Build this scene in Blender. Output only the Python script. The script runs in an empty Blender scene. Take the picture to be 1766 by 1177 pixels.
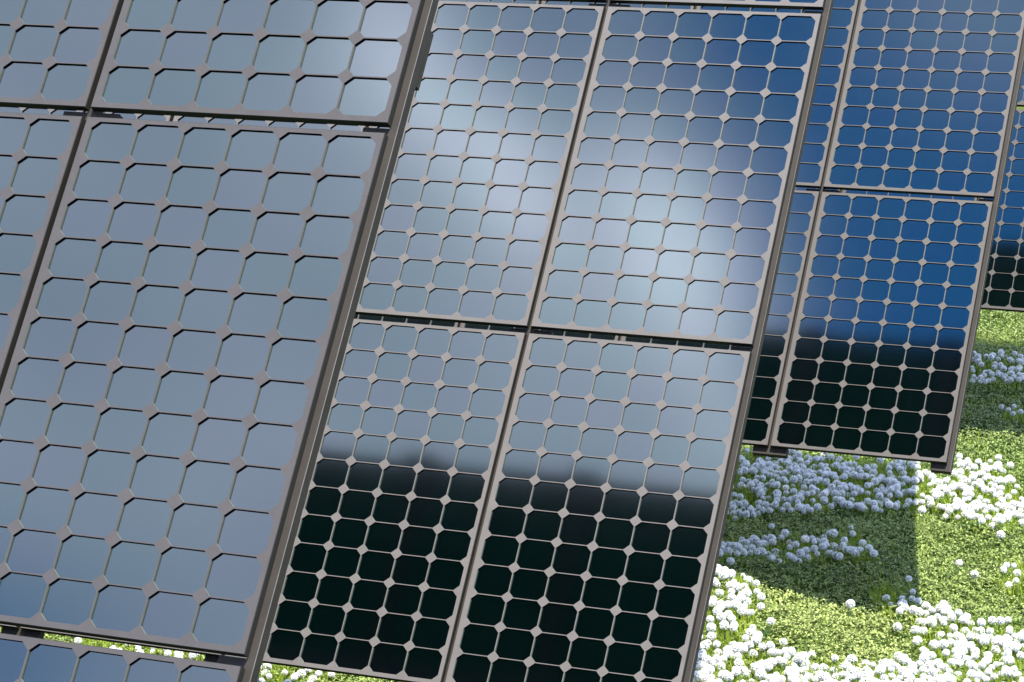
import bpy, bmesh, math, random
import numpy as np
from mathutils import Matrix, Vector

# ------------------------------------------------------------------ camera, sky, sun, exposure
S = 0.156                       # metres per solar-cell pitch; the array numbers below are in cell pitches
TILT = math.radians(54.948)     # slope of the arrays
GROUND = -22.5                 # ground level below the upper edge of the middle panel row, in pitches
SPACING = 28.12                 # row spacing
sc = bpy.context.scene
col = sc.collection

def wpt(x, y, z=GROUND):
    """pitches -> metres, ground level at z = 0"""
    return Vector((x*S, y*S, (z-GROUND)*S))

cam_d = bpy.data.cameras.new('camera')
cam = bpy.data.objects.new('camera', cam_d)
col.objects.link(cam)
cam_d.sensor_width = 36.0
cam_d.lens = 4724.66/1766.0*36.0
cam_d.clip_start = 0.1
cam_d.clip_end = 3000.0
R = ((0.9233574, 0.3839404, 0.0009158), (0.0779430, -0.1851124, -0.9796215), (-0.3759468, 0.9046122, -0.2008503))
m = Matrix(((R[0][0], -R[1][0], -R[2][0]), (R[0][1], -R[1][1], -R[2][1]), (R[0][2], -R[1][2], -R[2][2]))).to_4x4()
m.translation = wpt(27.2438, -44.7934, 6.3597)
cam.matrix_world = m
sc.camera = cam

sc.view_settings.view_transform = 'Standard'
sc.view_settings.look = 'None'
sc.view_settings.exposure = 2.0
sc.view_settings.gamma = 1.0
sc.cycles.caustics_reflective = False
sc.cycles.caustics_refractive = False
sc.cycles.diffuse_bounces = 2

SUN_DIR = Vector((0.218, -0.13, 1.0)).normalized()
sun_el = math.asin(SUN_DIR.z)
sun_az = math.atan2(SUN_DIR.x, SUN_DIR.y)
sun_d = bpy.data.lights.new('sun', 'SUN')
sun_d.energy = 5.0
sun_d.angle = math.radians(0.5)
sun_d.color = (1.0, 0.95, 0.86)
sun = bpy.data.objects.new('sun', sun_d)
sun.rotation_euler = SUN_DIR.to_track_quat('Z', 'Y').to_euler()
sun.location = (0, 0, 30)
col.objects.link(sun)

class NT:
    """tiny helper for node maths"""
    def __init__(s, tree): s.t = tree
    def node(s, kind, **kw):
        n = s.t.nodes.new(kind)
        for k, v in kw.items(): setattr(n, k, v)
        return n
    def put(s, sock, v):
        if hasattr(v, 'is_output') or isinstance(v, bpy.types.NodeSocket): s.t.links.new(v, sock)
        else: sock.default_value = v
    def m(s, op, a, b=0.0, c=None, clamp=False):
        n = s.node('ShaderNodeMath', operation=op, use_clamp=clamp)
        s.put(n.inputs[0], a); s.put(n.inputs[1], b)
        if c is not None: s.put(n.inputs[2], c)
        return n.outputs[0]
    def ramp(s, v, lo, hi):
        n = s.node('ShaderNodeMapRange', interpolation_type='SMOOTHSTEP')
        s.put(n.inputs[0], v); n.inputs[1].default_value = lo; n.inputs[2].default_value = hi
        return n.outputs[0]
    def mix(s, f, a, b, blend='MIX'):
        n = s.node('ShaderNodeMix', data_type='RGBA', blend_type=blend)
        s.put(n.inputs[0], f); s.put(n.inputs[6], a); s.put(n.inputs[7], b)
        return n.outputs[2]
    def noise(s, vec, scale, detail=4.0, rough=0.5, dist=0.0):
        n = s.node('ShaderNodeTexNoise')
        if vec is not None: s.put(n.inputs['Vector'], vec)
        n.inputs['Scale'].default_value = scale; n.inputs['Detail'].default_value = detail
        n.inputs['Roughness'].default_value = rough; n.inputs['Distortion'].default_value = dist
        return n

def build_sky():
    w = bpy.data.worlds.new('World')
    sc.world = w
    w.use_nodes = True
    t = w.node_tree; t.nodes.clear(); q = NT(t)
    out = q.node('ShaderNodeOutputWorld'); bg = q.node('ShaderNodeBackground')
    t.links.new(bg.outputs[0], out.inputs[0])
    sky = q.node('ShaderNodeTexSky', sky_type='NISHITA')
    sky.sun_disc = False
    sky.sun_elevation = sun_el
    sky.sun_rotation = sun_az
    sky.air_density = 1.0; sky.dust_density = 0.6; sky.ozone_density = 2.0
    co = q.node('ShaderNodeTexCoord')
    sp = q.node('ShaderNodeSeparateXYZ'); t.links.new(co.outputs['Generated'], sp.inputs[0])
    z = q.m('MAXIMUM', sp.outputs[2], 0.06)
    px = q.m('DIVIDE', sp.outputs[0], z); py = q.m('DIVIDE', sp.outputs[1], z)
    cb = q.node('ShaderNodeCombineXYZ'); q.put(cb.inputs[0], px); q.put(cb.inputs[1], py)
    nz = q.noise(cb.outputs[0], 9.0, 5.0, 0.55)
    ns = q.node('ShaderNodeSeparateColor'); t.links.new(nz.outputs['Color'], ns.inputs[0])
    wx = q.m('ADD', px, q.m('MULTIPLY', q.m('SUBTRACT', ns.outputs[0], 0.5), 0.075))
    wy = q.m('ADD', py, q.m('MULTIPLY', q.m('SUBTRACT', ns.outputs[1], 0.5), 0.075))
    def blob(cx, cy, rx, ry, ang, amp):
        ca, sa = math.cos(ang), math.sin(ang)
        dx = q.m('SUBTRACT', wx, cx); dy = q.m('SUBTRACT', wy, cy)
        a = q.m('DIVIDE', q.m('ADD', q.m('MULTIPLY', dx, ca), q.m('MULTIPLY', dy, sa)), rx)
        b = q.m('DIVIDE', q.m('SUBTRACT', q.m('MULTIPLY', dy, ca), q.m('MULTIPLY', dx, sa)), ry)
        d = q.m('ADD', q.m('MULTIPLY', a, a), q.m('MULTIPLY', b, b))
        return q.m('MULTIPLY', q.m('POWER', 2.7183, q.m('MULTIPLY', d, -1.0)), amp)
    # cloud cover: broken cloud added outside the mirrored sky, a solid bank toward -x, a blue hole beyond its edge
    broad = q.noise(cb.outputs[0], 1.3, 6.0, 0.55)
    cover = q.ramp(broad.outputs[0], 0.40, 0.54)
    def bank_edge(a, b, c, lo, hi):      # soft half plane a*x + b*y + c
        return q.ramp(q.m('ADD', q.m('ADD', q.m('MULTIPLY', wx, a), q.m('MULTIPLY', wy, b)), c), lo, hi)
    edge = bank_edge(*EDGE)
    near = blob(-0.55, -0.65, 0.55, 0.45, 0.0, 2.4)
    near = q.m('MINIMUM', near, 1.0)
    cover = q.m('ADD', q.m('MULTIPLY', cover, q.m('SUBTRACT', 1.0, near)), q.m('MULTIPLY', edge, near), clamp=True)
    thin = blob(*THIN)
    cover = q.m('SUBTRACT', cover, thin, clamp=True)
    cover = q.m('SUBTRACT', cover, blob(-0.84, -0.87, 0.10, 0.07, 0.0, 0.75), clamp=True)
    wisp = blob(-0.240, -0.450, 0.06, 0.05, 0.0, 0.60)
    cover = q.m('ADD', cover, wisp, clamp=True)
    light = 0.0
    for b in BRIGHT: light = q.m('ADD', light, blob(*b))
    fine = q.ramp(q.noise(cb.outputs[0], 9.0, 6.0, 0.6).outputs[0], 0.3, 0.7)
    light = q.m('ADD', light, q.m('MULTIPLY', fine, 0.15), clamp=True)
    ccol = q.mix(light, CLOUD_DARK, CLOUD_LIGHT)
    ccol = q.mix(near, CLOUD_FILL, ccol)
    skyc = q.mix(1.0, sky.outputs[0], (SKY_K[0], SKY_K[1], SKY_K[2], 1.0), 'MULTIPLY')
    low = q.ramp(sp.outputs[2], 0.10, 0.34)          # thin even haze toward the horizon
    fin = q.mix(low, (3.0, 3.7, 4.9, 1.0), q.mix(cover, skyc, ccol))
    t.links.new(fin, bg.inputs[0])
    bg.inputs[1].default_value = 0.065
EDGE = (-1.0, -0.20, -0.473, -0.042, 0.034)
THIN = (-0.43, -0.465, 0.10, 0.050, 0.0, 0.40)
BRIGHT = ((-0.522, -0.478, 0.030, 0.035, 0.0, 0.85), (-0.508, -0.520, 0.030, 0.028, 0.0, 0.5), (-0.472, -0.545, 0.026, 0.034, 0.0, 0.85), (-0.400, -0.556, 0.026, 0.034, 0.0, 0.85),
          (-0.380, -0.600, 0.026, 0.034, 0.0, 0.80), (-0.350, -0.680, 0.045, 0.035, 0.0, 0.45), (-0.46, -0.60, 0.09, 0.06, 0.0, 0.26))
CLOUD_DARK = (2.40, 2.37, 2.72, 1.0)
CLOUD_FILL = (13.5, 16.5, 25.5, 1.0)  # bright clouds added outside the mirrored sky to fill the shade
CLOUD_LIGHT = (9.6, 8.2, 8.0, 1.0)
SKY_K = (0.07, 0.36, 0.51)
build_sky()

# ------------------------------------------------------------------ helpers
def new_mat(name):
    mt = bpy.data.materials.new(name); mt.use_nodes = True
    b = mt.node_tree.nodes['Principled BSDF']
    return mt, b, NT(mt.node_tree)

def obj(name, mesh, parent=None, mat=None):
    o = bpy.data.objects.new(name, mesh); col.objects.link(o)
    if parent: o.parent = parent
    if mat and not mesh.materials: mesh.materials.append(mat)
    return o

def tag(o, label=None, cat=None, group=None, kind=None):
    if label: o['label'] = label
    if cat: o['category'] = cat
    if group: o['group'] = group
    if kind: o['kind'] = kind
    return o

def mesh_np(name, verts, faces, mats=(), mat_idx=None, smooth=False):
    """fast mesh from arrays; faces is (n,3) or (n,4)"""
    me = bpy.data.meshes.new(name)
    verts = np.asarray(verts, np.float32); faces = np.asarray(faces, np.int32)
    n, k = faces.shape
    me.vertices.add(len(verts)); me.vertices.foreach_set('co', verts.ravel())
    me.loops.add(n*k); me.loops.foreach_set('vertex_index', faces.ravel())
    me.polygons.add(n); me.polygons.foreach_set('loop_start', np.arange(0, n*k, k, dtype=np.int32))
    if smooth: me.polygons.foreach_set('use_smooth', np.ones(n, bool))
    for mm in mats: me.materials.append(mm)
    if mat_idx is not None: me.polygons.foreach_set('material_index', np.asarray(mat_idx, np.int32))
    me.update(calc_edges=True)
    return me

def add_box(bm, u0, u1, v0, v1, n0, n1, bevel=0.0):
    """box in panel coordinates (u right, v down the slope, n into the panel), local axes x=u y=-v z=-n"""
    b2 = bmesh.new()
    vs = [b2.verts.new((u*S, -v*S, -n*S)) for n in (n0, n1) for v in (v0, v1) for u in (u0, u1)]
    for f in ((0, 1, 3, 2), (4, 6, 7, 5), (0, 4, 5, 1), (2, 3, 7, 6), (0, 2, 6, 4), (1, 5, 7, 3)):
        b2.faces.new([vs[i] for i in f])
    bmesh.ops.recalc_face_normals(b2, faces=b2.faces)
    if bevel: bmesh.ops.bevel(b2, geom=b2.edges[:], offset=bevel*S, segments=1, affect='EDGES')
    tmp = bpy.data.meshes.new('tmp'); b2.to_mesh(tmp); b2.free(); bm.from_mesh(tmp); bpy.data.meshes.remove(tmp)

def bm_mesh(name, bm, *mats):
    bmesh.ops.recalc_face_normals(bm, faces=bm.faces)
    me = bpy.data.meshes.new(name); bm.to_mesh(me); bm.free()
    for mm in mats: me.materials.append(mm)
    return me

# ------------------------------------------------------------------ materials of the arrays
def metal(name, c, rough, metallic, grain=0.08):
    mt, b, q = new_mat(name)
    b.inputs['Specular IOR Level'].default_value = 0.3
    tc = q.node('ShaderNodeTexCoord')
    n = q.noise(tc.outputs['Object'], 9.0, 6.0, 0.6)
    f = q.ramp(n.outputs[0], 0.3, 0.7)
    lo = tuple(x*(1-grain*1.6) for x in c)+(1.0,); hi = tuple(min(1, x*(1+grain)) for x in c)+(1.0,)
    q.put(b.inputs['Base Color'], q.mix(f, lo, hi))
    n2 = q.noise(tc.outputs['Object'], 60.0, 3.0, 0.6)
    q.put(b.inputs['Roughness'], q.m('ADD', rough-0.05, q.m('MULTIPLY', n2.outputs[0], 0.12)))
    b.inputs['Metallic'].default_value = metallic
    if rough > 0.55: b.inputs['Specular IOR Level'].default_value = 0.15
    return mt
M_rail = metal('anodised_rail', (0.0185, 0.0155, 0.0125), 0.6, 0.0)
M_highlight = metal('painted_edge_highlight', (0.085, 0.078, 0.066), 0.35, 0.3)  # edge highlight put into a brighter colour
M_frame = metal('panel_frame_metal', (0.012, 0.011, 0.009), 0.6, 0.0)
LATTICE = ((0.0320, 0.0290, 0.0275), (0.068, 0.062, 0.057), (0.050, 0.0445, 0.039), (0.033, 0.029, 0.025))   # each array has its own grey
M_wall_shade = metal('recess_wall_shade', (0.004, 0.004, 0.004), 0.9, 0.0)
M_wall_lit = metal('recess_wall_lit', (0.070, 0.073, 0.050), 0.8, 0.0)
M_wall_shade.node_tree.nodes['Principled BSDF'].inputs['Specular IOR Level'].default_value = 0.0
M_grids = [metal('cell_lattice_coating', c, 0.45, 0.0, 0.05) for c in LATTICE]
M_back = metal('panel_back_sheet', (0.0004, 0.034, 0.020), 0.9, 0.0)
M_back.node_tree.nodes['Principled BSDF'].inputs['Specular IOR Level'].default_value = 0.0
M_post = metal('galvanised_post', (0.30, 0.30, 0.30), 0.45, 0.7)

def cell_material():
    mt, b, q = new_mat('solar_cell_glass')
    geo = q.node('ShaderNodeNewGeometry')
    b.inputs['Base Color'].default_value = (0.30, 0.345, 0.39, 1)
    b.inputs['Metallic'].default_value = 1.0
    b.inputs['Roughness'].default_value = 0.16
    # faint unevenness from one cell to the next, and dust
    rnd = geo.outputs['Random Per Island']
    tint = q.mix(rnd, (0.226, 0.336, 0.388, 1), (0.250, 0.328, 0.404, 1))
    q.put(b.inputs['Base Color'], tint)
    tc = q.node('ShaderNodeTexCoord')
    n = q.noise(tc.outputs['Object'], 3.0, 5.0, 0.6)
    q.put(b.inputs['Roughness'], q.m('ADD', 0.075, q.m('MULTIPLY', n.outputs[0], 0.03)))
    return mt
M_cell = cell_material()

# ------------------------------------------------------------------ one solar panel: 6 x 12 cells
CP = 0.81676                    # cell pitch down the slope
ROWP = 10.19766                 # panel pitch down the slope
COLP = 6.36598
U0, U1, V0, V1 = -0.145, 6.107, -0.085, 9.912
TH = 0.18                       # panel thickness
DEPTH = 0.042                   # how deep the cells lie below the lattice
def octagon(i, j):
    a0, a1 = i+0.013, i+0.987
    b0, b1 = j*CP+0.012, (j+1)*CP-0.012
    c, d = 0.151, 0.143
    return [(a0+c, b0), (a1-c, b0), (a1, b0+d), (a1, b1-d), (a1-c, b1), (a0+c, b1), (a0, b1-d), (a0, b0+d)]

def lattice_mesh():
    """flat plate with 72 eight-sided openings, each with its own side walls"""
    bm = bmesh.new()
    for i in range(6):
        for j in range(12):
            L = U0 + 0.012 if i == 0 else i; Rr = U1 - 0.012 if i == 5 else i+1
            T = V0 + 0.012 if j == 0 else j*CP; B = V1 - 0.012 if j == 11 else (j+1)*CP
            o = octagon(i, j)
            P = lambda u, v, n=0.0: bm.verts.new((u*S, -v*S, -n*S))
            ov = [P(*p) for p in o]; dn = [P(p[0], p[1], DEPTH) for p in o]
            c = [P(L, T), P(Rr, T), P(Rr, B), P(L, B)]
            bm.faces.new((c[0], c[1], ov[1], ov[0])); bm.faces.new((c[1], ov[2], ov[1]))
            bm.faces.new((c[1], c[2], ov[3], ov[2])); bm.faces.new((c[2], ov[4], ov[3]))
            bm.faces.new((c[2], c[3], ov[5], ov[4])); bm.faces.new((c[3], ov[6], ov[5]))
            bm.faces.new((c[3], c[0], ov[7], ov[6])); bm.faces.new((c[0], ov[0], ov[7]))
            for k in range(8):
                bm.faces.new((ov[k], ov[(k+1) % 8], dn[(k+1) % 8], dn[k]))
    bmesh.ops.remove_doubles(bm, verts=bm.verts, dist=1e-6)
    bmesh.ops.recalc_face_normals(bm, faces=bm.faces)
    bmesh.ops.recalc_face_normals(bm, faces=bm.faces)
    # upper lip and upper left corner of every opening are coloured black for their shade
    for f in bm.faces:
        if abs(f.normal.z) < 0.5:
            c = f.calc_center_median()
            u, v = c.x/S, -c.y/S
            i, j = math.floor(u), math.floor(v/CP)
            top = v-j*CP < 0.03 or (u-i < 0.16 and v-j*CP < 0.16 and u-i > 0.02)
            f.material_index = 1 if top else 2  # painted shade on the upper walls, sunlit tone on the others
    me = bm_mesh('cell_lattice', bm, M_grids[0], M_wall_shade, M_wall_lit)
    return me

def cells_mesh():
    rnd = random.Random(3)
    bm = bmesh.new()
    for i in range(6):
        for j in range(12):
            L, Rr, T, B = i+0.004, i+0.996, j*CP+0.003, (j+1)*CP-0.003
            tx, ty = rnd.gauss(0, 0.0006), rnd.gauss(0, 0.0006)
            cu, cv = (L+Rr)/2, (T+B)/2
            f = [bm.verts.new((u*S, -v*S, -(DEPTH + tx*(u-cu) + ty*(v-cv))*S)) for u, v in ((L, T), (L, B), (Rr, B), (Rr, T))]
            bm.faces.new(f)
    me = bpy.data.meshes.new('solar_cells'); bm.to_mesh(me); bm.free(); me.materials.append(M_cell)
    return me

def frame_mesh():
    """the tray that carries lattice and cells: four bevelled sides"""
    bm = bmesh.new()
    e = 0.012
    ring = [((U0+e, V0+e, 0.0), (U1-e, V0+e, 0.0), (U1-e, V1-e, 0.0), (U0+e, V1-e, 0.0)),
            ((U0, V0, e), (U1, V0, e), (U1, V1, e), (U0, V1, e)),
            ((U0, V0, TH-e), (U1, V0, TH-e), (U1, V1, TH-e), (U0, V1, TH-e)),
            ((U0+e, V0+e, TH), (U1-e, V0+e, TH), (U1-e, V1-e, TH), (U0+e, V1-e, TH)),
            ((U0+0.25, V0+0.25, TH), (U1-0.25, V0+0.25, TH), (U1-0.25, V1-0.25, TH), (U0+0.25, V1-0.25, TH)),
            ((U0+0.25, V0+0.25, TH-0.04), (U1-0.25, V0+0.25, TH-0.04), (U1-0.25, V1-0.25, TH-0.04), (U0+0.25, V1-0.25, TH-0.04))]
    R_ = [[bm.verts.new((u*S, -v*S, -n*S)) for u, v, n in r] for r in ring]
    for a, b in zip(R_, R_[1:]):
        for k in range(4): bm.faces.new((a[k], a[(k+1) % 4], b[(k+1) % 4], b[k]))
    me = bm_mesh('solar_panel', bm, M_frame, M_highlight)
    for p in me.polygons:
        if p.normal.x < -0.3 and p.normal.z > 0.3: p.material_index = 1  # painted highlight along the left front edge
    return me

def back_mesh():
    bm = bmesh.new()
    add_box(bm, U0+0.03, U1-0.03, V0+0.03, V1-0.03, DEPTH+0.02, TH-0.03)
    add_box(bm, 2.5, 3.5, 0.9, 1.6, TH-0.025, TH+0.12, 0.02)     # junction box
    return bm_mesh('back_sheet', bm, M_back)

ME_lat, ME_cell, ME_frame, ME_back = lattice_mesh(), cells_mesh(), frame_mesh(), back_mesh()

# ------------------------------------------------------------------ one array: 6 x 3 panels on rails
COLS = (0, -1, -2, -3, -4, -5)
RAILS = [6.163 + COLP*c for c in (0, -1, -2, -3, -4, -5, -6)]
RW = 0.087
RTOP, RBOT = -10.49, 20.38
def rail_mesh():
    bm = bmesh.new()
    add_box(bm, -RW, RW, RTOP, RBOT, TH+0.002, 0.44, 0.009)
    me = bm_mesh('rail', bm, M_rail, M_highlight)
    for p in me.polygons:      # a highlight is painted on the front right-hand arris
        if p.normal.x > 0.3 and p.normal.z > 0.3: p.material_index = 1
    return me
def bracket_mesh(a, b, half=0.105):
    bm = bmesh.new()
    add_box(bm, a, b, -half, half, TH+0.006, 0.43, 0.012)
    return bm_mesh('cross_bracket', bm, M_rail)
ME_rail = rail_mesh()
ME_bmid, ME_bleft, ME_bright = None, None, None

def make_array():
    root = bpy.data.objects.new('solar_array', None); col.objects.link(root)
    root.empty_display_size = 0.5
    ox, oy = -6.5, -6.0                     # base of the array, between its posts
    base = Vector((ox*S, oy*S, 0.0))
    org = Vector((0, 0, -GROUND*S)) - base  # panel-frame origin seen from the base
    rotm = Matrix.Rotation(TILT, 4, 'X')
    def place(o, u, v, n=0.0):
        o.matrix_local = Matrix.Translation(org) @ rotm @ Matrix.Translation((u*S, -v*S, -n*S))
    for c in COLS:
        for r in (-1, 0, 1):
            p = obj('solar_panel', ME_frame, root); place(p, COLP*c, ROWP*r)
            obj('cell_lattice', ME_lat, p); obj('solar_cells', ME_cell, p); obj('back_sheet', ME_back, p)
    b_mid = bracket_mesh(-0.62, 0.62); b_l = bracket_mesh(-0.62, RW-0.004); b_r = bracket_mesh(-RW+0.004, 0.62)
    f_mid = bracket_mesh(-0.62, 0.62, 0.16); f_l = bracket_mesh(-0.62, RW-0.004, 0.16); f_r = bracket_mesh(-RW+0.004, 0.62, 0.16)
    for k, u in enumerate(RAILS):
        rl = obj('rail', ME_rail, root); place(rl, u, 0)
        for g in (-1, 0, 1, 2):
            me = b_l if k == 0 else b_r if k == len(RAILS)-1 else b_mid
            if g == 2: me = f_l if k == 0 else f_r if k == len(RAILS)-1 else f_mid
            br = obj('cross_bracket', me, rl)
            br.matrix_local = Matrix.Translation((0, -(-0.187+ROWP*g + (0.02 if g < 2 else 0.007))*S, 0))
    # carrying beams behind the rails
    for v, end in ((-1.9, 6.24), (4.0, 5.6), (11.2, 5.6)):
        bm = bmesh.new(); add_box(bm, RAILS[-1]-0.1, end, v-0.6, v+0.6, 0.444, 1.1 if v == 4.0 else 0.62, 0.01)
        place(obj('beam', bm_mesh('beam', bm, M_rail), root), 0, 0)
    # posts
    for u in (-24.6, -11.3):
        bm = bmesh.new()
        for v, top in ((4.0, 0.9),):
            yy = -0.57432*v + 0.81863*top; zz = -0.81863*v - 0.57432*top
            r = 0.42*S
            hh = (zz-GROUND)*S
            mat = Matrix.Translation((u*S-base.x, yy*S-base.y, hh/2-0.4))
            bmesh.ops.create_cone(bm, cap_ends=True, segments=20, radius1=r, radius2=r, depth=hh+0.8, matrix=mat)
        obj('post', bm_mesh('post', bm, M_post), root)
    root.location = base
    return root

def copy_tree(o, parent=None):
    c = o.copy(); col.objects.link(c); c.parent = parent
    if parent is not None: c.matrix_parent_inverse = o.matrix_parent_inverse.copy(); c.matrix_local = o.matrix_local.copy()
    for ch in list(o.children): copy_tree(ch, c)
    return c

first = make_array()
bpy.context.view_layer.update()
LABELS = ('nearest solar array, reflecting grey cloud and filling the left of the picture',
          'second solar array, reflecting bright white cloud above with black cells below',
          'third solar array, mostly reflecting deep blue sky, its corner above white flowers',
          'farthest solar array, only a narrow strip of it in view at the right edge')
base0 = first.location.copy()
for k in range(4):
    a = first if k == 0 else copy_tree(first)
    a.location = base0 + Vector((0, SPACING*k*S, 0))
    for p in a.children:
        for ch in p.children:
            if ch.name.startswith('cell_lattice'):
                ch.material_slots[0].link = 'OBJECT'; ch.material_slots[0].material = M_grids[k]
    tag(a, LABELS[k], 'solar array', 'tilted solar arrays standing one behind the other')

# ------------------------------------------------------------------ ground
def height(x, y):
    """terrain in pitches above GROUND; x, y arrays in pitches"""
    h = 0.10*np.sin(x*0.31+1.0)*np.cos(y*0.27) + 0.07*np.sin(x*0.83+y*0.61) + 0.05*np.sin(y*0.9-x*0.4+2)
    h = h + 0.75*np.exp(-((x+3.0)/3.6)**2-((y-44.5)/5.0)**2)
    h = h - 3.2/(1+np.exp((x+9.5)/1.1))*np.exp(-((y-38.0)/14.0)**2)      # hollow on the left
    h = h + 0.30*np.exp(-((x-2.2)/2.2)**2-((y-41.5)/2.4)**2)
    return h

def ground_mesh():
    inner = np.linspace(-40, 40, 161)
    def axis(lo, hi, n):
        core = np.linspace(lo, hi, n)
        far = np.array([15, 40, 90, 200, 450, 1000, 2500, 6000.])
        return np.concatenate([lo-far[::-1], core, hi+far])
    xs = axis(-45, 35, 161); ys = axis(-60, 140, 401)
    X, Y = np.meshgrid(xs, ys)
    Z = height(X, Y)*((X > -60) & (X < 60) & (Y > -80) & (Y < 160)) - 0.02
    V = np.stack([X.ravel()*S, Y.ravel()*S, Z.ravel()*S], 1)
    nx, ny = len(xs), len(ys)
    i = np.arange(nx*ny).reshape(ny, nx)
    F = np.stack([i[:-1, :-1].ravel(), i[:-1, 1:].ravel(), i[1:, 1:].ravel(), i[1:, :-1].ravel()], 1)
    mt, b, q = new_mat('meadow_soil')
    tc = q.node('ShaderNodeTexCoord')
    n = q.noise(tc.outputs['Object'], 6.0, 8.0, 0.65)
    n2 = q.noise(tc.outputs['Object'], 0.5, 4.0, 0.6)
    c = q.mix(q.ramp(n.outputs[0], 0.35, 0.65), (0.009, 0.018, 0.004, 1), (0.028, 0.046, 0.009, 1))
    c = q.mix(q.ramp(n2.outputs[0], 0.4, 0.6), c, (0.036, 0.052, 0.011, 1))
    q.put(b.inputs['Base Color'], c); b.inputs['Roughness'].default_value = 1.0; b.inputs['Specular IOR Level'].default_value = 0.0
    return mesh_np('ground', V, F, (mt,), smooth=True)
g = obj('ground', ground_mesh()); tag(g, kind='structure')

# ------------------------------------------------------------------ vegetation
DRIFTS = {   # outlines of the flower drifts on the ground, in pitches
  'pool_shade':[(-10.0, 60.5), (-7.66, 63.65), (-7.36, 65.8), (-4.81, 65.97), (-0.6, 65.52), (1.03, 59.99), (-0.2, 58.5), (-1.68, 58.66), (-2.08, 56.75), (-3.49, 56.64), (-4.74, 54.69), (-8.5, 53.0)],
  'upper_sun':[(-0.68, 66.59), (2.02, 62.93), (1.07, 67.88), (2.79, 68.04), (5.1, 62.7), (6.14, 57.86), (4.77, 57.29), (3.32, 58.54), (1.72, 60.28), (1.21, 59.29)],
  'mid_shade':[(-6.0, 47.5), (-3.92, 50.51), (-3.25, 52.12), (-1.85, 53.6), (-0.99, 53.06), (0.1, 54.87), (1.27, 53.13), (2.1, 50.91), (0.6, 50.7), (-0.37, 49.46), (-1.72, 48.06), (-2.65, 46.46)],
  'corner_shade':[(2.7, 47.52), (3.85, 48.39), (4.96, 44.68), (4.36, 44.07)],
  'left_sun':[(-2.55, 45.32), (-0.83, 45.26), (0.34, 42.75), (0.61, 40.71), (1.18, 39.57), (0.67, 38.01), (-0.02, 37.06), (-2.0, 37.5)],
  'bottom_sun':[(-0.39, 37.56), (0.82, 39.42), (2.4, 38.87), (3.94, 39.05), (5.95, 40.35), (6.84, 39.93), (8.06, 38.08), (8.37, 36.79), (0.76, 33.61)],
  'right_sun':[(3.86, 48.79), (5.14, 45.86), (7.14, 45.23), (9.01, 44.59), (10.5, 37.69), (8.37, 36.79), (6.84, 39.93), (6.02, 41.6)],
  'edge_sun':[(6.41, 51.07), (7.18, 53.04), (8.06, 48.99), (7.41, 49.49)],
  'far_shade':[(-3.29, 88.72), (-0.76, 89.79), (0.5, 83.97), (0.02, 82.79), (-1.98, 82.93)],
  'far_shade2':[(0.56, 78.55), (1.58, 78.98), (2.09, 76.62), (1.13, 76.59)],
  'gap_sun':[(-26.0, 41.0), (-18.0, 43.5), (-14.5, 41.0), (-16.0, 38.0), (-24.0, 36.5)],
  'gap_old':[(-21.53, 31.78), (-18.83, 32.21), (-18.05, 30.5), (-20.68, 30.06)],
  'base_sun':[(-11.17, 31.74), (-5.01, 33.68), (-4.35, 32.07), (-10.13, 29.65)]}
DENS = {'pool_shade': 7.6, 'upper_sun': 8.0, 'mid_shade': 5.0, 'corner_shade': 1.8, 'left_sun': 7.5, 'bottom_sun': 11.5, 'right_sun': 9.5, 'edge_sun': 4.0, 'far_shade': 5.0, 'far_shade2': 2.5, 'gap_sun': 4.0, 'gap_old': 0.5, 'base_sun': 1.5}
rng = np.random.default_rng(11)

def inside(px, py, poly):
    c = np.zeros(len(px), bool)
    n = len(poly)
    for i in range(n):
        x0, y0 = poly[i]; x1, y1 = poly[(i+1) % n]
        k = ((y0 > py) != (y1 > py))
        with np.errstate(divide='ignore', invalid='ignore'):
            xi = (x1-x0)*(py-y0)/(y1-y0+1e-12)+x0
        c ^= k & (px < xi)
    return c

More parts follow.
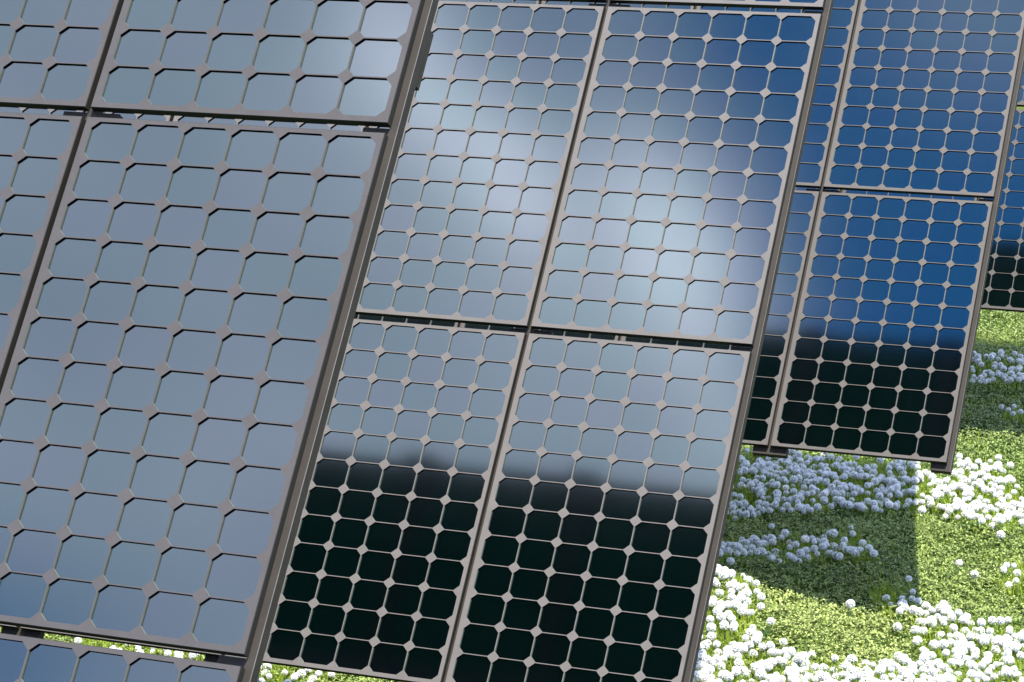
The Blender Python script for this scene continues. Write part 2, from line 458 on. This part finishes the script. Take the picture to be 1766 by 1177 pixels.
def leaf_material(name, c0, c1, c2, trans, patch=False):
    mt, b, q = new_mat(name)
    geo = q.node('ShaderNodeNewGeometry')
    r = geo.outputs['Random Per Island']
    tc = q.node('ShaderNodeTexCoord')
    n = q.noise(tc.outputs['Object'], 1.1, 4.0, 0.6)
    c = q.mix(q.m('POWER', r, 1.15), c0, c1)
    c = q.mix(q.m('MULTIPLY', q.ramp(n.outputs[0], 0.45, 0.65), 0.45), c, c2)
    if patch:      # a patch of paler, mealy leaved plants on the low mound
        vd = q.node('ShaderNodeVectorMath', operation='DISTANCE')
        mp = q.node('ShaderNodeMapping'); mt.node_tree.links.new(tc.outputs['Object'], mp.inputs[0])
        mp.inputs['Location'].default_value = (-0.20, -6.40, 0); mp.inputs['Scale'].default_value = (1.0, 1.0, 0.0)
        mt.node_tree.links.new(mp.outputs[0], vd.inputs[0]); vd.inputs[1].default_value = (0, 0, 0)
        n3 = q.noise(tc.outputs['Object'], 3.5, 4.0, 0.6)
        dd = q.m('ADD', vd.outputs['Value'], q.m('MULTIPLY', n3.outputs[0], 0.5))
        f = q.m('SUBTRACT', 1.0, q.ramp(dd, 0.85, 1.25))
        pale = q.mix(r, (0.030, 0.055, 0.010, 1), (0.270, 0.310, 0.095, 1))
        c = q.mix(f, c, pale)
    q.put(b.inputs['Base Color'], c)
    b.inputs['Roughness'].default_value = 0.5; b.inputs['Specular IOR Level'].default_value = 0.08
    tr = q.node('ShaderNodeBsdfTranslucent'); q.put(tr.inputs[0], c)
    mx = q.node('ShaderNodeMixShader'); mx.inputs[0].default_value = trans
    out = mt.node_tree.nodes['Material Output']
    mt.node_tree.links.new(b.outputs[0], mx.inputs[1]); mt.node_tree.links.new(tr.outputs[0], mx.inputs[2])
    mt.node_tree.links.new(mx.outputs[0], out.inputs[0])
    return mt
M_clover = leaf_material('ground_cover_leaf', (0.007, 0.024, 0.003, 1), (0.215, 0.270, 0.075, 1), (0.190, 0.230, 0.060, 1), 0.2, True)
M_blade = leaf_material('grass_blade', (0.10, 0.18, 0.015, 1), (0.26, 0.31, 0.03, 1), (0.20, 0.27, 0.03, 1), 0.45)

def scatter_xy(dens, x0, x1, y0, y1, keep=None):
    n = int(dens*(x1-x0)*(y1-y0))
    x = rng.uniform(x0, x1, n); y = rng.uniform(y0, y1, n)
    if keep is not None:
        k = keep(x, y); x, y = x[k], y[k]
    return x, y

def in_view_zone(x, y):
    # wedge of meadow the camera (and one a few steps to its side) can see past the arrays
    t = (y-30)/70.0
    return (x > -36+t*16) & (x < 24+5*np.sin(y*0.35)+rng.exponential(3.0, x.shape))

def leaves():
    """low three-leaved ground cover: sprigs of three blunt leaflets on short stalks at many heights"""
    x, y = scatter_xy(85, -36, 34, 20, 58, in_view_zone)
    x2, y2 = scatter_xy(52, -18, 34, 58, 130, in_view_zone)
    x = np.concatenate([x, x2]); y = np.concatenate([y, y2])
    n = len(x)
    clump = 0.5+0.5*np.sin(x*2.1+np.sin(y*1.7)*2)*np.cos(y*1.9+np.sin(x*1.3)*2)
    fine = 0.5+0.5*np.sin(x*9.1+2.0*np.sin(y*5.3))*np.sin(y*8.3+2.0*np.sin(x*6.1))
    hz = height(x, y) + rng.uniform(0.05, 1.0, n)**0.6*(0.10+0.24*clump+0.26*fine)
    size = rng.uniform(0.045, 0.095, n)
    yaw = rng.uniform(0, 2*np.pi, n)
    base = np.stack([x, y, hz], 1)
    V = []; F = []
    for k in range(3):
        a = yaw+k*2.094+rng.normal(0, 0.2, n)
        tilt = rng.normal(0.25, 0.50, n)
        d = np.stack([np.cos(a)*np.cos(tilt), np.sin(a)*np.cos(tilt), np.sin(tilt)], 1)
        s = np.stack([-np.sin(a), np.cos(a), rng.normal(0, 0.25, n)], 1)
        L = size[:, None]
        p0 = base; p1 = base+d*L*0.75+s*L*0.48; p2 = base+d*L*1.45; p3 = base+d*L*0.75-s*L*0.48
        V.append(np.stack([p0, p1, p2, p3], 1))
    V = np.concatenate(V, 0)          # (3n,4,3)
    F = np.arange(len(V)*4).reshape(-1, 4)
    return mesh_np('ground_cover', V.reshape(-1, 3)*S, F, (M_clover,))
o = obj('ground_cover', leaves())
tag(o, 'low leafy green ground cover between and under the solar arrays', 'ground cover', kind='stuff')

def blades(name, x, y, h0, h1, w, mat):
    n = len(x)
    z = height(x, y)
    a = rng.uniform(0, 2*np.pi, n); h = rng.uniform(h0, h1, n); lean = rng.uniform(0.05, 0.55, n)*h
    dx, dy = np.cos(a), np.sin(a)
    sx, sy = -dy*w, dx*w
    B = np.stack([x, y, z], 1)
    side = np.stack([sx, sy, 0*sx], 1)
    mid = B+np.stack([dx*lean*0.35, dy*lean*0.35, h*0.6], 1)
    tip = B+np.stack([dx*lean, dy*lean, h], 1)
    V = np.stack([B-side, B+side, mid+side*0.8, mid-side*0.8, tip+side*0.12, tip-side*0.12], 1)
    i = np.arange(n)[:, None]*6
    F = np.concatenate([i+np.array([[0, 1, 2, 3]]), i+np.array([[3, 2, 4, 5]])], 0)
    return mesh_np(name, V.reshape(-1, 3)*S, F, (mat,))

gx, gy = [], []
for k, poly in DRIFTS.items():
    P = np.array(poly); lo = P.min(0)-0.3; hi = P.max(0)+0.3
    x, y = scatter_xy(95 if 'far' not in k else 40, lo[0], hi[0], lo[1], hi[1])
    kk = inside(x, y, poly); gx.append(x[kk]); gy.append(y[kk])
x, y = scatter_xy(2, -34, 34, 22, 120, in_view_zone); gx.append(x); gy.append(y)
o = obj('grass', blades('grass', np.concatenate(gx), np.concatenate(gy), 0.25, 0.62, 0.022, M_blade))
tag(o, 'bright green grass blades growing among the white flowers', 'grass', kind='stuff')

# ------------------------------------------------------------------ globe flowers
def petal_material():
    mt, b, q = new_mat('white_petal')
    geo = q.node('ShaderNodeNewGeometry')
    c = q.mix(geo.outputs['Random Per Island'], (0.55, 0.55, 0.56, 1), (0.76, 0.75, 0.73, 1))
    q.put(b.inputs['Base Color'], c); b.inputs['Roughness'].default_value = 0.6
    tr = q.node('ShaderNodeBsdfTranslucent'); q.put(tr.inputs[0], c)
    mx = q.node('ShaderNodeMixShader'); mx.inputs[0].default_value = 0.2
    out = mt.node_tree.nodes['Material Output']
    mt.node_tree.links.new(b.outputs[0], mx.inputs[1]); mt.node_tree.links.new(tr.outputs[0], mx.inputs[2])
    mt.node_tree.links.new(mx.outputs[0], out.inputs[0])
    return mt
M_petal = petal_material()
def stem_material():
    mt, b, q = new_mat('flower_stem'); b.inputs['Base Color'].default_value = (0.10, 0.20, 0.04, 1); b.inputs['Roughness'].default_value = 0.5
    return mt
M_stem = stem_material()
M_core, bc, _ = new_mat('flower_core'); bc.inputs['Base Color'].default_value = (0.12, 0.17, 0.07, 1); bc.inputs['Roughness'].default_value = 0.8

def head_arrays(seed, r):
    """globe of small star florets: (verts, faces, material index); centre at the origin, pitches"""
    g = np.random.default_rng(seed)
    V, F, M = [], [], []
    n = 64
    gold = math.pi*(3-math.sqrt(5))
    for k in range(n):
        z = 1-2*(k+0.5)/n
        if z < -0.8: continue
        q = math.sqrt(1-z*z); a = k*gold
        d = np.array([q*math.cos(a), q*math.sin(a), z*0.92]) + g.normal(0, 0.06, 3)
        d /= np.linalg.norm(d)
        rr = r*g.uniform(0.86, 1.06)
        t = np.cross(d, [0.3, 0.2, 1.0]); t /= np.linalg.norm(t); s = np.cross(d, t)
        ph = g.uniform(0, 6.28)
        for p in range(4):
            aa = ph+p*math.pi/2
            e = t*math.cos(aa)+s*math.sin(aa); f = -t*math.sin(aa)+s*math.cos(aa)
            w = r*0.30
            c0 = d*rr*0.80
            b0 = len(V)
            V += [c0, c0+e*w*0.55+f*w*0.30+d*w*0.42, c0+e*w*1.05+d*w*g.uniform(0.45, 0.75), c0+e*w*0.55-f*w*0.30+d*w*0.42]
            F.append((b0, b0+1, b0+2, b0+3)); M.append(0)
    # core
    b0 = len(V); nu, nv = 10, 6
    for j in range(nv+1):
        th = math.pi*j/nv
        for i in range(nu):
            ph = 2*math.pi*i/nu
            V.append(np.array([math.sin(th)*math.cos(ph), math.sin(th)*math.sin(ph), math.cos(th)])*r*0.62)
    for j in range(nv):
        for i in range(nu):
            F.append((b0+j*nu+i, b0+(j+1)*nu+i, b0+(j+1)*nu+(i+1) % nu, b0+j*nu+(i+1) % nu)); M.append(1)
    return np.array(V), np.array(F), np.array(M)

def stem_arrays(h, bend, seed):
    g = np.random.default_rng(seed)
    V, F = [], []
    segs, ns = 4, 5
    for j in range(segs+1):
        t = j/segs
        c = np.array([bend*(t*t-1), 0, h*(t-1)])
        r = 0.024-0.008*t
        for i in range(ns):
            a = 2*math.pi*i/ns
            V.append(c+np.array([r*math.cos(a), r*math.sin(a), 0]))
    for j in range(segs):
        for i in range(ns):
            F.append((j*ns+i, j*ns+(i+1) % ns, (j+1)*ns+(i+1) % ns, (j+1)*ns+i))
    for k in range(5):     # strap leaves at the foot
        a = g.uniform(0, 6.28); L = g.uniform(0.3, 0.5); w = 0.03
        d = np.array([math.cos(a), math.sin(a), 0]); s = np.array([-d[1], d[0], 0])*w
        b = np.array([-bend, 0, -h]); m_ = b+d*L*0.35+np.array([0, 0, L*0.7]); t_ = b+d*L*0.85+np.array([0, 0, L*0.85])
        i0 = len(V); V += [b-s, b+s, m_+s, m_-s, t_+s*0.15, t_-s*0.15]
        F += [(i0, i0+1, i0+2, i0+3), (i0+3, i0+2, i0+4, i0+5)]
    return np.array(V), np.array(F)

HEADS = [head_arrays(s, 0.158) for s in range(8)]
STEMS = [stem_arrays(0.60, b, s) for s, b in enumerate((0.03, 0.08, 0.12, -0.06, 0.0, 0.15, -0.1, 0.05))]
ME_HEAD = [mesh_np('flower_head', v*S, f, (M_petal, M_core), mi) for v, f, mi in HEADS]
ME_STEM = [mesh_np('stem', v*S, f, (M_stem,)) for v, f in STEMS]

pts = []
for k, poly in DRIFTS.items():
    P = np.array(poly); lo = P.min(0); hi = P.max(0)
    want = DENS[k]
    n = int(want*(hi[0]-lo[0])*(hi[1]-lo[1])*2.2)
    x = rng.uniform(lo[0], hi[0], n); y = rng.uniform(lo[1], hi[1], n)
    # clumping: reject in some pockets so the grass shows
    field = np.sin(x*2.3+1.1*np.sin(y*1.1)) * np.sin(y*1.6+1.3*np.sin(x*1.5+1.0))
    ok = inside(x, y, poly) & ((field > -0.25) | (rng.random(n) < 0.15))
    x, y = x[ok], y[ok]
    got = []
    lim = 0.62/math.sqrt(want)
    cap = 10**9
    for a, b in zip(x, y):
        if all((a-c)**2+(b-d)**2 > lim*lim for c, d in got[-400:]): got.append((a, b))
    for a, b in got:      # a good few stand loosely round the edge of their drift
        if rng.random() < 0.14: a, b = a+rng.normal(0, 0.5), b+rng.normal(0, 0.9)
        pts.append((a, b, k))
# a few strays
for a, b in ((4.9, 52.4), (5.6, 56.2), (7.6, 53.0), (5.9, 50.6), (4.6, 44.9), (-1.6, 50.3), (2.9, 44.6), (5.7, 66.6)): pts.append((a, b, 'stray'))

LAB = {
 'pool_shade': 'white globe flower in the shaded drift just below the third solar array',
 'upper_sun': 'white globe flower in the sunlit drift beside the lower corner of the third array',
 'mid_shade': 'white globe flower in the shaded strip halfway between array edge and sunlit mound',
 'corner_shade': 'white globe flower standing inside the tip of the shadow corner',
 'left_sun': 'sunlit white globe flower in the drift running down beside the second array rail',
 'bottom_sun': 'sunlit white globe flower in the dense drift along the bottom edge below the green mound',
 'right_sun': 'sunlit white globe flower in the wide drift across the lower right corner',
 'edge_sun': 'sunlit white globe flower in the small patch at the right picture edge',
 'far_shade': 'bluish white globe flower in the far shaded patch below the farthest array',
 'far_shade2': 'bluish white globe flower in the small row near the far shadow edge',
 'gap_old': 'white globe flower low behind the nearest array',
 'gap_sun': 'white globe flower seen through the gap between two rows of the nearest array',
 'base_sun': 'white globe flower at the foot of the second solar array',
 'stray': 'single white globe flower standing apart from the drifts in green ground cover'}
cx, cy, cz = 27.2438, -44.7934, 28.4
def visible(a, b):
    # in the frame and not hidden behind the arrays
    d = np.array([a-cx, b-cy, 0.5-cz]); c = np.array(R) @ d
    u = 883+4724.66*c[0]/c[2]; v = 588.5+4724.66*c[1]/c[2]
    if not (0 < u < 1772 and 0 < v < 1184): return False, c[2]
    for k in range(4):   # array planes: point on plane (0, k*28.12, 22.05)
        N = np.array([0, -0.81863, 0.57432])
        P0 = np.array([0, k*SPACING, -GROUND]); C0 = np.array([cx, cy, cz])
        den = d @ N
        t = ((P0-C0) @ N)/den
        if 0 < t < 1:
            h = C0+t*d-P0
            vv = h @ np.array([0, -0.57432, -0.81863])
            if h[0] < 6.3 and RTOP < vv < RBOT: return False, c[2]
    return True, c[2]
rec = []
for a, b, k in pts:
    v, dist = visible(a, b); rec.append((0 if v else 1, dist, a, b, k))
rec.sort(key=lambda r: (r[0], r[1]))
n_vis = sum(1 for r in rec if r[0] == 0)
print('flowers', len(rec), 'visible', n_vis)
rnd = random.Random(5)
single = rec[:min(300, n_vis)]; rest = rec[min(300, n_vis):]
LABS = []
SHORTLAB = {'bottom_sun': 'the bottom-edge drift', 'right_sun': 'the lower-right drift', 'left_sun': 'the drift beside the rail'}
SHORT = ('pool_shade', 'mid_shade', 'corner_shade', 'far_shade', 'far_shade2')
for _, _, a, b, k in single:
    h = float(height(np.array(a), np.array(b)))
    s = rnd.uniform(0.66, 1.2)
    top = rnd.uniform(0.30, 0.58)
    v = rnd.randrange(8)
    r = bpy.data.objects.new('globe_flower', None); col.objects.link(r)
    r.empty_display_size = 0.05
    r.location = (a*S, b*S, h*S)
    r.rotation_euler = (rnd.gauss(0, 0.10), rnd.gauss(0, 0.10), rnd.uniform(0, 6.28))
    LABS.append((r, k, s, a, b))
    tag(r, LAB[k], 'flower', 'white globe flowers: ' + k.replace('_', ' ').replace('2', ' row'))
    hd = obj('flower_head', ME_HEAD[v], r); hd.location = (0, 0, top*S); hd.scale = (s, s, s*rnd.uniform(0.85, 1.0))
    st = obj('stem', ME_STEM[v], r); st.location = (0, 0, top*S-0.01)
# tell the flowers of one drift apart by size and by where in the drift they stand
for k in set(l[1] for l in LABS):
    mem = [l for l in LABS if l[1] == k]
    if len(mem) < 9: continue
    xs_ = sorted(l[3] - 0.4*l[4] for l in mem); q1, q2 = xs_[len(xs_)//3], xs_[2*len(xs_)//3]
    ss_ = sorted(l[2] for l in mem); s1, s2 = ss_[len(ss_)//3], ss_[2*len(ss_)//3]
    ys_ = sorted(l[4] + 0.4*l[3] for l in mem); y1 = ys_[len(ys_)//2]
    for r, _, s, a, b in mem:
        size = 'small' if s < s1 else 'large' if s > s2 else 'middle-sized'
        xx = a-0.4*b; side = 'left part' if xx < q1 else 'right part' if xx > q2 else 'middle'
        row_ = 'front' if b+0.4*a < y1 else 'back'
        r['label'] = size + ' sunlit white globe flower, ' + row_ + ' ' + side + ' of ' + SHORTLAB.get(k, 'its drift')
        r['group'] = r['group'] + ', ' + size + ', ' + row_ + ' ' + side
Vs, Fs, Ms = [], [], []
base_i = 0
for _, _, a, b, k in rest:
    h = float(height(np.array(a), np.array(b)))
    s = rnd.uniform(0.66, 1.15); top = rnd.uniform(0.30, 0.58); an = rnd.uniform(0, 6.28)
    ca, sa = math.cos(an), math.sin(an); Rz = np.array([[ca, -sa, 0], [sa, ca, 0], [0, 0, 1]])
    i = rnd.randrange(8)
    v, f, mi = HEADS[i]; v2, f2 = STEMS[i]
    Vs.append((v*s) @ Rz.T+[a, b, h+top]); Fs.append(f+base_i); Ms.append(mi); base_i += len(v)
    Vs.append(v2 @ Rz.T+[a, b, h+top-0.06]); Fs.append(f2+base_i); Ms.append(np.full(len(f2), 2)); base_i += len(v2)
if Vs:
    me = mesh_np('flower_drifts', np.concatenate(Vs)*S, np.concatenate(Fs), (M_petal, M_core, M_stem), np.concatenate(Ms))
    o = obj('distant_flowers', me)
    tag(o, 'mass of small white globe flowers in the drifts farther from the camera', 'flowers', kind='stuff')
